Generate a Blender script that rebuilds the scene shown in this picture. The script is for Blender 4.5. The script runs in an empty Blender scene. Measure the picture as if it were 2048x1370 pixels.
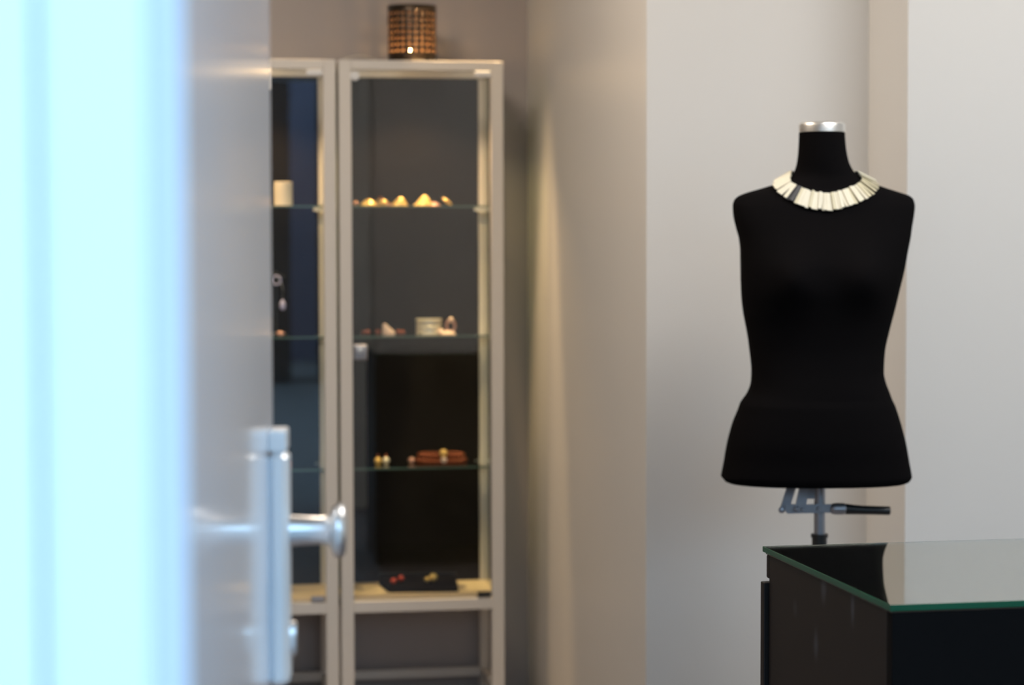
import bpy, bmesh, math, random
from mathutils import Vector, Matrix
from mathutils.bvhtree import BVHTree

# ------------------------------------------------------------------ camera, world, lights
SC = bpy.context.scene
COL = SC.collection
PI = math.pi
TH = math.radians(9.5)                    # the shop is turned this much against the view
CT, ST = math.cos(TH), math.sin(TH)
FPX = 50 / 23.6 * 2048                    # focal length in pixels
CAM_Z = 1.31


def W(u, v, z=0.0):
    """shop coordinates (u along the cabinets, v into the depth) to world"""
    return Vector((u * CT - v * ST, u * ST + v * CT, z))


cam_data = bpy.data.cameras.new('camera')
cam_data.lens = 50
cam_data.sensor_width = 23.6
cam_data.clip_start = 0.02
cam_data.dof.use_dof = True
cam_data.dof.focus_distance = 3.3
cam_data.dof.aperture_fstop = 2.8
cam = bpy.data.objects.new('camera', cam_data)
COL.objects.link(cam)
cam.location = (0, 0, CAM_Z)
cam.rotation_euler = (math.radians(90 - 2.70), math.radians(0.12), 0)
SC.camera = cam

SC.view_settings.view_transform = 'Standard'
SC.view_settings.look = 'None'
SC.view_settings.gamma = 1
SC.view_settings.use_curve_mapping = False
SC.view_settings.exposure = 0.0
SC.cycles.transparent_max_bounces = 40
SC.cycles.max_bounces = 10
SC.cycles.diffuse_bounces = 5
SC.cycles.glossy_bounces = 6
SC.cycles.sample_clamp_indirect = 6
SC.cycles.use_denoising = True

world = bpy.data.worlds.new('sky')
SC.world = world
world.use_nodes = True
wbg = world.node_tree.nodes['Background']
wbg.inputs['Color'].default_value = (0.43, 0.71, 1.0, 1)
wbg.inputs['Strength'].default_value = 3.6


def light(name, kind, loc, energy, color, size=None, size_y=None, rot=None, aim=None, spot=None, blend=0.5, portal=False):
    d = bpy.data.lights.new(name, kind)
    d.energy = energy
    d.color = color
    if kind == 'AREA':
        d.shape = 'RECTANGLE'
        d.size = size
        d.size_y = size_y or size
        if portal:
            d.cycles.is_portal = True
    else:
        d.shadow_soft_size = size or 0.05
    if kind == 'SPOT':
        d.spot_size = math.radians(spot)
        d.spot_blend = blend
    o = bpy.data.objects.new(name, d)
    COL.objects.link(o)
    o.location = loc
    if aim is not None:
        o.rotation_euler = (Vector(aim) - Vector(loc)).to_track_quat('-Z', 'Y').to_euler()
    elif rot:
        o.rotation_euler = rot
    return o


# daylight enters through the open door and the shop window (portals only guide the sky light)
light('door_portal', 'AREA', W(0.49, 0.88, 1.05), 1, (1, 1, 1), 0.96, 2.1, rot=(PI / 2, 0, TH), portal=True)
light('window_portal', 'AREA', W(2.65, 0.88, 1.55), 1, (1, 1, 1), 1.7, 1.5, rot=(PI / 2, 0, TH), portal=True)
# ceiling lamps of the shop
light('ceiling_lamp_light', 'AREA', W(2.0, 2.9, 2.72), 35, (1.0, 0.98, 0.96), 1.3, 1.3, rot=(0, 0, TH))
light('ceiling_lamp_light', 'AREA', W(0.0, 4.3, 2.72), 30, (1.0, 0.82, 0.64), 0.7, 0.7, rot=(0, 0, TH))
# warm spots above the cabinets
light('cabinet_spot', 'SPOT', W(0.86, 5.86, 2.74), 300, (1.0, 0.66, 0.32), 0.03, aim=W(0.88, 5.91, 0.3), spot=23, blend=0.5)
light('cabinet_spot', 'SPOT', W(0.30, 5.90, 2.74), 90, (1.0, 0.66, 0.32), 0.03, aim=W(0.30, 6.02, 0.3), spot=26, blend=0.5)
# added warm spot for the glow low on the wall behind the dress form
light('added_form_spot', 'SPOT', W(0.9, 4.0, 2.7), 3, (1.0, 0.66, 0.32), 0.05, aim=W(1.42, 4.684, 0.82), spot=24, blend=0.9)


# ------------------------------------------------------------------ materials
def mat(name, color, rough=0.5, metal=0.0, spec=0.5, coat=0.0, noise=0.0, noise_scale=40, bump=0.0, bump_scale=200, emit=None, emit_s=0, trans=0.0, sheen=0.0):
    m = bpy.data.materials.new(name)
    m.use_nodes = True
    nt = m.node_tree
    b = nt.nodes['Principled BSDF']
    b.inputs['Base Color'].default_value = (*color, 1)
    b.inputs['Roughness'].default_value = rough
    b.inputs['Metallic'].default_value = metal
    b.inputs['Specular IOR Level'].default_value = spec
    b.inputs['Coat Weight'].default_value = coat
    b.inputs['Coat Roughness'].default_value = 0.08
    b.inputs['Transmission Weight'].default_value = trans
    b.inputs['Sheen Weight'].default_value = sheen
    if emit:
        b.inputs['Emission Color'].default_value = (*emit, 1)
        b.inputs['Emission Strength'].default_value = emit_s
    tc = nt.nodes.new('ShaderNodeTexCoord')
    if noise > 0:
        n = nt.nodes.new('ShaderNodeTexNoise')
        n.inputs['Scale'].default_value = noise_scale
        n.inputs['Detail'].default_value = 4
        nt.links.new(tc.outputs['Object'], n.inputs['Vector'])
        r = nt.nodes.new('ShaderNodeMapRange')
        r.inputs['To Min'].default_value = 1 - noise
        r.inputs['To Max'].default_value = 1 + noise
        nt.links.new(n.outputs['Fac'], r.inputs['Value'])
        mx = nt.nodes.new('ShaderNodeVectorMath')
        mx.operation = 'SCALE'
        mx.inputs[0].default_value = color
        nt.links.new(r.outputs['Result'], mx.inputs['Scale'])
        nt.links.new(mx.outputs['Vector'], b.inputs['Base Color'])
    if bump > 0:
        n2 = nt.nodes.new('ShaderNodeTexNoise')
        n2.inputs['Scale'].default_value = bump_scale
        nt.links.new(tc.outputs['Object'], n2.inputs['Vector'])
        bp = nt.nodes.new('ShaderNodeBump')
        bp.inputs['Strength'].default_value = bump
        bp.inputs['Distance'].default_value = 0.002
        nt.links.new(n2.outputs['Fac'], bp.inputs['Height'])
        nt.links.new(bp.outputs['Normal'], b.inputs['Normal'])
    return m


def glass_mat(name, tint, refl=1.0, ior=1.5):
    m = bpy.data.materials.new(name)
    m.use_nodes = True
    nt = m.node_tree
    nt.nodes.clear()
    out = nt.nodes.new('ShaderNodeOutputMaterial')
    mix = nt.nodes.new('ShaderNodeMixShader')
    tr = nt.nodes.new('ShaderNodeBsdfTransparent')
    gl = nt.nodes.new('ShaderNodeBsdfGlossy')
    fr = nt.nodes.new('ShaderNodeFresnel')
    fr.inputs['IOR'].default_value = ior
    tr.inputs['Color'].default_value = (*tint, 1)
    gl.inputs['Color'].default_value = (refl, refl, refl, 1)
    gl.inputs['Roughness'].default_value = 0.0
    # both faces of the sheet together, counted on the side that faces the ray: R' = 2R / (1 + R)
    geo = nt.nodes.new('ShaderNodeNewGeometry')
    m1 = nt.nodes.new('ShaderNodeMath'); m1.operation = 'MULTIPLY'; m1.inputs[1].default_value = 2
    m2 = nt.nodes.new('ShaderNodeMath'); m2.operation = 'ADD'; m2.inputs[1].default_value = 1
    m3 = nt.nodes.new('ShaderNodeMath'); m3.operation = 'DIVIDE'
    m4 = nt.nodes.new('ShaderNodeMath'); m4.operation = 'SUBTRACT'; m4.inputs[0].default_value = 1
    m5 = nt.nodes.new('ShaderNodeMath'); m5.operation = 'MULTIPLY'
    nt.links.new(fr.outputs[0], m1.inputs[0]); nt.links.new(fr.outputs[0], m2.inputs[0])
    nt.links.new(m1.outputs[0], m3.inputs[0]); nt.links.new(m2.outputs[0], m3.inputs[1])
    nt.links.new(geo.outputs['Backfacing'], m4.inputs[1])
    nt.links.new(m3.outputs[0], m5.inputs[0]); nt.links.new(m4.outputs[0], m5.inputs[1])
    nt.links.new(m5.outputs[0], mix.inputs[0])
    nt.links.new(tr.outputs[0], mix.inputs[1])
    nt.links.new(gl.outputs[0], mix.inputs[2])
    nt.links.new(mix.outputs[0], out.inputs['Surface'])
    return m


M = {}
M['wall'] = mat('painted_wall', (0.72, 0.71, 0.69), rough=0.42, spec=0.5, noise=0.015, noise_scale=3, bump=0.05, bump_scale=90)
M['wall_grey'] = mat('taupe_wall', (0.40, 0.37, 0.365), rough=0.38, spec=0.4, noise=0.02, noise_scale=3, bump=0.05, bump_scale=90)
M['ceiling'] = mat('ceiling_paint', (0.75, 0.73, 0.70), rough=0.8)
M['floor'] = mat('grey_floor', (0.15, 0.14, 0.15), rough=0.5, noise=0.1, noise_scale=6)
M['jamb'] = mat('white_frame_paint', (0.80, 0.83, 0.82), rough=0.35, noise=0.01)
M['bead'] = mat('pale_blue_grey_bead', (0.62, 0.64, 0.72), rough=0.5)  # bead strip toned darker and bluer than the frame
M['door'] = mat('white_door_lacquer', (0.84, 0.86, 0.92), rough=0.2, spec=0.5, coat=0.5, noise=0.015, noise_scale=5)
M['nickel'] = mat('satin_nickel', (0.82, 0.82, 0.82), rough=0.3, metal=1)
M['silver_paint'] = mat('satin_silver_paint', (0.86, 0.87, 0.88), rough=0.34, metal=0.45)
M['silver'] = mat('polished_aluminium', (0.86, 0.85, 0.82), rough=0.36, metal=1)
M['steel'] = mat('dull_galvanised_steel', (0.42, 0.43, 0.47), rough=0.42, metal=0.85, noise=0.15, noise_scale=60)
M['cab'] = mat('cream_grey_cabinet_metal', (0.66, 0.635, 0.60), rough=0.45, noise=0.01)
M['board'] = mat('black_backing_card', (0.012, 0.0105, 0.010), rough=0.8, spec=0.12, bump=0.1)
M['pale_board'] = mat('birch_base_panel', (0.80, 0.62, 0.40), rough=0.5, noise=0.06, noise_scale=8)
M['pane'] = glass_mat('clear_pane', (0.97, 0.98, 0.97))
M['shelf'] = glass_mat('shelf_glass', (0.96, 0.98, 0.96))
M['shelf_edge'] = mat('green_shelf_edge', (0.10, 0.16, 0.12), rough=0.25)
M['side_glass'] = glass_mat('side_glass', (0.62, 0.68, 0.63))
M['white_plastic'] = mat('white_plastic', (0.72, 0.74, 0.76), rough=0.35)
M['black_plastic'] = mat('black_plastic', (0.02, 0.02, 0.02), rough=0.35)
M['grey_plastic'] = mat('grey_plastic', (0.28, 0.30, 0.36), rough=0.4)
M['velvet'] = mat('black_jersey', (0.0055, 0.005, 0.0055), rough=0.95, spec=0.02, sheen=0.0, bump=0.15, bump_scale=600)
M['ivory'] = mat('ivory_shell', (0.74, 0.70, 0.56), rough=0.5, noise=0.10, noise_scale=30)
M['ivory2'] = mat('ivory_shell_dark', (0.62, 0.57, 0.40), rough=0.5, noise=0.10, noise_scale=30)
M['dark_plate'] = mat('black_horn', (0.022, 0.022, 0.025), rough=0.4)
M['counter'] = mat('dark_brown_laminate', (0.015, 0.012, 0.0113), rough=0.45, spec=0.25)
M['counter_front'] = mat('black_laminate', (0.004, 0.004, 0.0045), rough=0.6, spec=0.08)
M['counter_top'] = mat('black_gloss_top', (0.008, 0.009, 0.008), rough=0.12, spec=0.5)
M['glass_top'] = mat('counter_glass', (0.90, 0.97, 0.92), rough=0.0, trans=1.0)
M['glass_top'].node_tree.nodes['Principled BSDF'].inputs['IOR'].default_value = 1.6
M['green_edge'] = mat('green_glass_edge', (0.0, 0.10, 0.052), rough=0.10, spec=0.3, noise=0.25, noise_scale=9)
M['gold'] = mat('gold', (0.95, 0.66, 0.22), rough=0.28, metal=0.4)
M['rose_gold'] = mat('rose_gold', (0.72, 0.42, 0.34), rough=0.35, metal=0.7)
M['copper'] = mat('copper_beads', (0.24, 0.065, 0.03), rough=0.35, metal=0.5)
M['red'] = mat('red_coral', (0.55, 0.05, 0.02), rough=0.2, coat=1)
M['cream'] = mat('cream_enamel', (0.80, 0.72, 0.58), rough=0.35)
M['pearl'] = mat('blush_porcelain', (0.75, 0.58, 0.48), rough=0.3)
M['silver_j'] = mat('brushed_silver', (0.86, 0.80, 0.64), rough=0.3, metal=0.4)
M['pale_violet'] = mat('pale_violet_glass', (0.62, 0.60, 0.88), rough=0.12, coat=1)
M['lantern'] = mat('bronze_sheet', (0.085, 0.064, 0.048), rough=0.34, metal=0.9)
M['lantern_inner'] = mat('brightened_inner_sheet', (0.28, 0.15, 0.07), rough=0.7, metal=0.0)  # inside coloured lighter so the candle glow shows through the holes
M['wax'] = mat('white_wax', (0.85, 0.80, 0.70), rough=0.5)
M['flame'] = mat('flame', (1, 0.8, 0.4), emit=(1.0, 0.62, 0.22), emit_s=120)
M['cable'] = mat('white_cable', (0.6, 0.56, 0.48), rough=0.5)
M['lamp_glow'] = mat('lamp_diffuser', (0.9, 0.9, 0.9), emit=(1.0, 0.90, 0.78), emit_s=3.0)
M['paving'] = mat('grey_paving', (0.22, 0.22, 0.22), rough=0.8, noise=0.2, noise_scale=3)
M['unseen_gap_wall'] = mat('unseen_blue_grey_plaster', (0.28, 0.30, 0.42), rough=0.9)
M['unseen_street_wall'] = mat('unseen_dark_brick', (0.05, 0.045, 0.045), rough=0.9, noise=0.2, noise_scale=4)


# ------------------------------------------------------------------ mesh helpers
def bm_box(bm, x0, x1, y0, y1, z0, z1, bevel=0.0, seg=2, mi=0):
    t = bmesh.new()
    v = [t.verts.new(p) for p in ((x0, y0, z0), (x1, y0, z0), (x1, y1, z0), (x0, y1, z0), (x0, y0, z1), (x1, y0, z1), (x1, y1, z1), (x0, y1, z1))]
    for f in ((0, 3, 2, 1), (4, 5, 6, 7), (0, 1, 5, 4), (1, 2, 6, 5), (2, 3, 7, 6), (3, 0, 4, 7)):
        t.faces.new([v[i] for i in f])
    if bevel:
        bmesh.ops.bevel(t, geom=list(t.edges), offset=bevel, segments=seg, affect='EDGES', profile=0.5)
    for f in t.faces:
        f.material_index = mi
    merge(bm, t)


def merge(bm, t, mtx=None):
    if mtx is not None:
        t.transform(mtx)
    me = bpy.data.meshes.new('tmp')
    t.to_mesh(me)
    t.free()
    bm.from_mesh(me)
    bpy.data.meshes.remove(me)


def bm_lathe(bm, prof, seg=32, mtx=None, close=False):
    """prof: list of (r, z) around the z axis"""
    t = bmesh.new()
    rings = []
    for r, z in prof:
        if r < 1e-6:
            rings.append([t.verts.new((0, 0, z))])
        else:
            rings.append([t.verts.new((r * math.cos(2 * PI * i / seg), r * math.sin(2 * PI * i / seg), z)) for i in range(seg)])
    pairs = list(zip(rings[:-1], rings[1:]))
    if close:
        pairs.append((rings[-1], rings[0]))
    for a, b in pairs:
        for i in range(seg):
            j = (i + 1) % seg
            if len(a) == 1 and len(b) == 1:
                continue
            if len(a) == 1:
                t.faces.new((a[0], b[j], b[i]))
            elif len(b) == 1:
                t.faces.new((a[i], a[j], b[0]))
            else:
                t.faces.new((a[i], a[j], b[j], b[i]))
    bmesh.ops.recalc_face_normals(t, faces=t.faces)
    merge(bm, t, mtx)


def bm_tube(bm, pts, r, seg=12, caps=True):
    t = bmesh.new()
    pts = [Vector(p) for p in pts]
    rings = []
    up = Vector((0, 0, 1))
    for i, p in enumerate(pts):
        d = (pts[min(i + 1, len(pts) - 1)] - pts[max(i - 1, 0)]).normalized()
        a = d.cross(up)
        if a.length < 1e-3:
            a = d.cross(Vector((1, 0, 0)))
        a.normalize()
        b = d.cross(a)
        rr = r[i] if isinstance(r, (list, tuple)) else r
        rings.append([t.verts.new(p + (a * math.cos(2 * PI * k / seg) + b * math.sin(2 * PI * k / seg)) * rr) for k in range(seg)])
    for a, b in zip(rings[:-1], rings[1:]):
        for k in range(seg):
            t.faces.new((a[k], a[(k + 1) % seg], b[(k + 1) % seg], b[k]))
    if caps:
        t.faces.new(rings[0][::-1])
        t.faces.new(rings[-1])
    bmesh.ops.recalc_face_normals(t, faces=t.faces)
    merge(bm, t)


def bm_prism(bm, poly, z0, z1, bevel=0.0, mi=0, mtx=None):
    t = bmesh.new()
    a = [t.verts.new((x, y, z0)) for x, y in poly]
    b = [t.verts.new((x, y, z1)) for x, y in poly]
    n = len(poly)
    t.faces.new(a[::-1])
    t.faces.new(b)
    for i in range(n):
        t.faces.new((a[i], a[(i + 1) % n], b[(i + 1) % n], b[i]))
    bmesh.ops.recalc_face_normals(t, faces=t.faces)
    if bevel:
        bmesh.ops.bevel(t, geom=list(t.edges), offset=bevel, segments=2, affect='EDGES', profile=0.5)
    for f in t.faces:
        f.material_index = mi
    merge(bm, t, mtx)


def bm_sphere(bm, c, r, seg=16, scale=(1, 1, 1)):
    t = bmesh.new()
    bmesh.ops.create_uvsphere(t, u_segments=seg, v_segments=max(8, seg // 2), radius=r)
    merge(bm, t, Matrix.Translation(c) @ Matrix.Diagonal((*scale, 1)))


def obj(name, bm, m, parent=None, smooth=False, loc=None, rotz=None):
    me = bpy.data.meshes.new(name)
    bm.to_mesh(me)
    bm.free()
    for mm in (m if isinstance(m, (list, tuple)) else [m]):
        me.materials.append(mm)
    if smooth:
        for p in me.polygons:
            p.use_smooth = True
        me.set_sharp_from_angle(angle=math.radians(40))
    o = bpy.data.objects.new(name, me)
    COL.objects.link(o)
    if parent:
        o.parent = parent
    if loc is not None:
        o.location = loc
    if rotz is not None:
        o.rotation_euler = (0, 0, rotz)
    return o


def new():
    return bmesh.new()


def tag(o, label, cat, group=None):
    o['label'] = label
    o['category'] = cat
    if group:
        o['group'] = group
    return o


def thing(name, label, cat, loc=(0, 0, 0), rotz=TH, group=None):
    o = bpy.data.objects.new(name, None)
    o.empty_display_size = 0.1
    COL.objects.link(o)
    o.location = loc
    o.rotation_euler = (0, 0, rotz)
    return tag(o, label, cat, group)


def struct(name, bm, m, rotz=TH, smooth=False):
    o = obj(name, bm, m, smooth=smooth, rotz=rotz)
    o['kind'] = 'structure'
    return o


# ------------------------------------------------------------------ the room
CEIL = 2.8
b = new(); bm_box(b, -3, 5, 0.91, 7.0, -0.1, 0.0)
struct('floor', b, M['floor'])
b = new(); bm_box(b, -3, 5, 0.91, 7.0, CEIL, CEIL + 0.15)
struct('ceiling', b, M['ceiling'])
b = new(); bm_box(b, -3, 1.085, 6.21, 6.4, 0, CEIL)
struct('wall_back', b, M['wall_grey'])
b = new(); bm_prism(b, [(1.085, 4.684), (1.595, 4.684), (1.595, 4.43), (5, 4.43), (5, 6.4), (1.085, 6.4)], 0, CEIL, mi=0)
struct('wall_right', b, M['wall'])
b = new(); bm_box(b, -2.6, -2.45, 1.2, 6.21, 0, CEIL)
struct('wall_left', b, M['wall'])
b = new(); bm_box(b, 4.2, 4.35, 1.2, 4.43, 0, CEIL)
struct('wall_far_right', b, M['wall'])
# front wall with the doorway (u 0.014 to 0.964) and the shop window
b = new()
bm_box(b, -3, -0.085, 0.93, 1.2, 0, CEIL)
bm_box(b, -0.085, 1.065, 0.93, 1.2, 2.2, CEIL)
bm_box(b, 1.065, 1.8, 0.93, 1.2, 0, CEIL)
bm_box(b, 1.8, 3.5, 0.93, 1.2, 0, 0.8)
bm_box(b, 1.8, 3.5, 0.93, 1.2, 2.3, CEIL)
bm_box(b, 3.5, 5, 0.93, 1.2, 0, CEIL)
struct('wall_front', b, M['wall'])
# stepped wooden door frame, left jamb, right jamb and head
b = new()
bm_box(b, -0.12, -0.0452, 0.895, 0.93, 0, 2.25, 0.004)
bm_box(b, -0.044, 0.0005, 0.900, 1.16, 0, 2.2, 0.004)
bm_box(b, 0.964, 1.09, 0.90, 1.2, 0, 2.2, 0.004)
bm_box(b, 0.0, 0.964, 0.90, 1.2, 2.1, 2.2, 0.004)
jamb = struct('trim_1', b, M['jamb'])
b = new()
bm_prism(b, [(0.0008, 0.902), (0.0146, 0.914), (0.0146, 1.14), (0.0008, 1.14)], 0, 2.1, 0.001)
struct('trim_2', b, M['bead'])
# shop window right of the door
w = bpy.data.objects.new('window_1', None); COL.objects.link(w); w['kind'] = 'structure'; w.rotation_euler = (0, 0, TH)
b = new()
for x0, x1, z0, z1 in ((1.8, 1.86, 0.8, 2.3), (3.44, 3.5, 0.8, 2.3), (1.86, 3.44, 0.8, 0.86), (1.86, 3.44, 2.24, 2.3)):
    bm_box(b, x0, x1, 1.02, 1.08, z0, z1, 0.004)
obj('window_frame', b, M['jamb'], w)
b = new(); bm_box(b, 1.86, 3.44, 1.045, 1.051, 0.86, 2.24)
obj('window_pane', b, M['pane'], w)
# street outside
b = new(); bm_box(b, -14, 14, -13, 0.91, -0.15, -0.02)
o = struct('ground', b, M['paving'])
b = new()
bm_box(b, -12, 1.30, -9.5, -8.5, -0.02, 2.9)
bm_box(b, 1.62, 12, -9.5, -8.5, -0.02, 2.9)
struct('wall_unseen_street', b, M['unseen_street_wall'])  # unseen walls, gap placed to shape the stripe reflected in the left cabinet
b = new(); bm_box(b, 1.2, 3.2, -12.6, -12.3, -0.02, 3.4)
struct('wall_unseen_behind_gap', b, M['unseen_gap_wall'])  # unseen, added behind the gap to dim the reflected stripe

# ------------------------------------------------------------------ the open door
# hinge at (u 0.02, v 1.21), free edge at (u 0.118, v 2.11): local x runs hinge -> free edge, y = 0 is the face we see
hinge = W(0.010, 1.215)
free = Vector((-0.2325, 2.10, 0))
dv = free - hinge
DW = dv.length
ang = math.atan2(dv.y, dv.x)
door = bpy.data.objects.new('door_1', None); COL.objects.link(door)
door['kind'] = 'structure'
door.location = hinge
door.rotation_euler = (0, 0, ang)
b = new(); bm_box(b, 0, DW, 0.0, 0.042, 0.008, 2.085, 0.002)
obj('door_leaf', b, M['door'], door)
hw = thing('door_handle', 'satin nickel door knob on a long backplate near the white door edge', 'door handle', hinge, ang)
hx = DW - 0.050
zt, zb = 1.31 - (854 - 480) / FPX * 2.065, 1.31 - (1362 - 480) / FPX * 2.065
zr = 1.31 - (897 - 480) / FPX * 2.065
b = new()
bm_box(b, hx - 0.024, hx + 0.024, -0.0170, 0.0, zr + 0.0003, zt, 0.002, 2)
bm_box(b, hx - 0.026, hx + 0.024, -0.0185, 0.0, zb, zr, 0.0055, 1)
plate = obj('backplate', b, M['silver_paint'], hw)
zk = 1.31 - (1058 - 480) / FPX * 2.065
rot = Matrix.Translation((hx, -0.012, zk)) @ Matrix.Rotation(PI / 2, 4, 'X')
b = new(); bm_lathe(b, [(0, 0), (0.0155, 0), (0.0145, 0.01), (0.0135, 0.022), (0.0130, 0.038), (0.0150, 0.044), (0.018, 0.047)], 32, rot)
obj('knob_stem', b, M['nickel'], hw, True)
b = new(); bm_lathe(b, [(0.014, 0.044), (0.0235, 0.048), (0.0262, 0.052), (0.0255, 0.056), (0.0225, 0.0590), (0.012, 0.0605), (0, 0.061)], 40, rot)
obj('knob', b, M['nickel'], hw, True)
zc = 1.31 - (1275 - 480) / FPX * 2.065
b = new(); bm_lathe(b, [(0, 0.0), (0.009, 0.0), (0.009, 0.0085), (0.0075, 0.0095), (0, 0.0095)], 24, Matrix.Translation((hx, -0.0150, zc)) @ Matrix.Rotation(PI / 2, 4, 'X') @ Matrix.Diagonal((1, 1.8, 1, 1)))
obj('keyhole_cylinder', b, M['nickel'], hw, True)


# ------------------------------------------------------------------ display cabinets
CAB_W, CAB_D, CAB_H = 0.45, 0.30, 1.797
FW = 0.034
U1, V1 = 0.5095, 5.872
SH = [1.405, 1.049, 0.687]
BASE_T = 0.326


def make_cabinet(label, u0, lock, left_kind):
    c = thing('display_cabinet', label, 'display cabinet', W(u0, V1), TH, 'tall glass display cabinets')
    # four posts and rails as one welded frame
    b = new()
    bw = 0.026
    bm_box(b, 0, FW, 0, 0.028, 0, CAB_H, 0.002)
    bm_box(b, CAB_W - FW, CAB_W, 0, 0.028, 0, CAB_H, 0.002)
    bm_box(b, 0, bw, CAB_D - 0.022, CAB_D, 0, CAB_H, 0.002)
    bm_box(b, CAB_W - bw, CAB_W, CAB_D - 0.022, CAB_D, 0, CAB_H, 0.002)
    bm_box(b, FW, CAB_W - FW, 0, 0.028, CAB_H - 0.026, CAB_H, 0.0015)
    bm_box(b, bw, CAB_W - bw, CAB_D - 0.022, CAB_D, CAB_H - 0.026, CAB_H, 0.0015)
    bm_box(b, 0.004, 0.024, 0.028, CAB_D - 0.022, CAB_H - 0.026, CAB_H, 0.0015)
    bm_box(b, CAB_W - 0.024, CAB_W - 0.004, 0.028, CAB_D - 0.022, CAB_H - 0.026, CAB_H, 0.0015)
    # rails under the base panel and the low stretchers between the legs
    bm_box(b, FW, CAB_W - FW, 0, 0.026, BASE_T - 0.032, BASE_T - 0.001, 0.0015)
    bm_box(b, bw, CAB_W - bw, CAB_D - 0.022, CAB_D, BASE_T - 0.032, BASE_T - 0.001, 0.0015)
    for x0 in (0.004, CAB_W - 0.024):
        bm_box(b, x0, x0 + 0.02, 0.026, CAB_D - 0.022, BASE_T - 0.032, BASE_T - 0.001, 0.0015)
        bm_box(b, x0, x0 + 0.02, 0.026, CAB_D - 0.022, 0.05, 0.075, 0.0015)
    bm_box(b, bw, CAB_W - bw, CAB_D - 0.022, CAB_D, 0.052, 0.078, 0.0015)
    obj('frame', b, M['cab'], c)
    b = new(); bm_box(b, 0.006, CAB_W - 0.006, 0.028, CAB_D - 0.024, BASE_T - 0.001, BASE_T + 0.006)
    obj('base_panel', b, M['pale_board'], c)
    b = new(); bm_box(b, bw + 0.001, CAB_W - bw - 0.001, CAB_D - 0.016, CAB_D - 0.012, BASE_T + 0.007, CAB_H - 0.027)
    obj('backing_board', b, M['board'], c)
    b = new()
    bm_lathe(b, [(0, CAB_H - 0.0225), (0.012, CAB_H - 0.0225), (0.012, CAB_H - 0.021), (0.017, CAB_H - 0.021), (0.018, CAB_H - 0.0075), (0, CAB_H - 0.0075)], 28, Matrix.Translation((CAB_W / 2, 0.060, 0)))
    obj('puck_light', b, M['white_plastic'], c, True)
    light('puck_lamp', 'SPOT', W(u0 + CAB_W / 2, V1 + 0.06, CAB_H - 0.026), 11.0, (1.0, 0.62, 0.28), 0.012, aim=W(u0 + CAB_W / 2, V1 + 0.15, 1.0), spot=120, blend=0.6)
    light('rail_fill', 'POINT', W(u0 + CAB_W / 2, V1 + 0.06, CAB_H - 0.0245), 0.4, (1.0, 0.62, 0.28), 0.0015)  # added weak fill that warms the back top rail
    b = new(); bm_box(b, 0.025, CAB_W - 0.025, 0.029, CAB_D - 0.024, CAB_H - 0.007, CAB_H - 0.003)
    obj('top_pane', b, M['pane'], c)
    for s in (0, 1):
        x0 = 0.009 if s == 0 else CAB_W - 0.013
        b = new(); bm_box(b, x0, x0 + 0.004, 0.029, CAB_D - 0.023, BASE_T + 0.007, CAB_H - 0.028)
        obj('side_pane', b, M['side_glass'], c)
    for z in SH:
        b = new()
        bm_box(b, 0.020, CAB_W - 0.020, 0.033, CAB_D - 0.02, z - 0.005, z)
        sh = obj('glass_shelf', b, [M['shelf'], M['shelf_edge']], c)
        for p in sh.data.polygons:
            if p.normal.y < -0.5:
                p.material_index = 1
        for x, y in ((CAB_W - 0.030, CAB_D - 0.040), (CAB_W - 0.020, 0.045), (0.030, CAB_D - 0.040), (0.020, 0.045)):
            b = new()
            bm_lathe(b, [(0, -0.006), (0.009, -0.006), (0.009, 0.0), (0, 0.0)], 14, Matrix.Translation((x, y, z - 0.0055)))
            bm_box(b, x - 0.012, x + 0.017 if x > 0.2 else x + 0.012, y - 0.004, y + 0.004, z - 0.0115, z - 0.006)
            obj('shelf_support', b, M['white_plastic'], sh, True)
    # glass door with its fittings
    b = new(); bm_box(b, FW - 0.002, CAB_W - FW + 0.002, 0.004, 0.009, BASE_T + 0.002, CAB_H - 0.028)
    d = obj('door', b, M['pane'], c)
    b = new(); bm_box(b, CAB_W - FW - 0.045, CAB_W - FW - 0.001, -0.002, 0.013, CAB_H - 0.043, CAB_H - 0.027, 0.002)
    obj('top_hinge', b, M['white_plastic'], d)
    b = new(); bm_box(b, CAB_W - FW - 0.040, CAB_W - FW - 0.004, -0.002, 0.013, BASE_T + 0.002, BASE_T + 0.016, 0.002)
    obj('bottom_hinge', b, M[left_kind], d)
    if lock:
        b = new(); bm_box(b, FW + 0.003, FW + 0.040, -0.003, 0.013, 0.985, 1.028, 0.004, 3)
        lk = obj('lock', b, M['steel'], d, True)
        b = new(); bm_lathe(b, [(0, 0), (0.008, 0), (0.0075, 0.004), (0.004, 0.005), (0, 0.005)], 20, Matrix.Translation((FW + 0.019, -0.003, 1.012)) @ Matrix.Rotation(PI / 2, 4, 'X'))
        obj('lock_cylinder', b, M['silver'], lk, True)
        b = new(); bm_lathe(b, [(0, 0), (0.013, 0), (0.013, 0.004), (0.011, 0.006), (0, 0.006)], 24, Matrix.Translation((FW + 0.010, 0.003, CAB_H - 0.043)) @ Matrix.Rotation(PI / 2, 4, 'X'))
        obj('door_bumper', b, M['white_plastic'], d, True)
    else:
        b = new(); bm_box(b, 0.260, 0.276, -0.004, 0.012, 1.715, 1.772, 0.003)
        obj('white_plate', b, M['white_plastic'], d)  # small white plate high on the glass door
    return c


make_cabinet('tall cream-framed glass cabinet standing fully in view, lantern on its top', U1, True, 'black_plastic')
make_cabinet('tall cream-framed glass cabinet half hidden behind the open white door', U1 - 0.458, False, 'grey_plastic')


def SU(px, v):
    """u at which the photo column px meets the line v (both along the shelf)"""
    k = (px - 1024) / FPX
    return v * (ST + k * CT) / (CT - k * ST)


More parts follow.
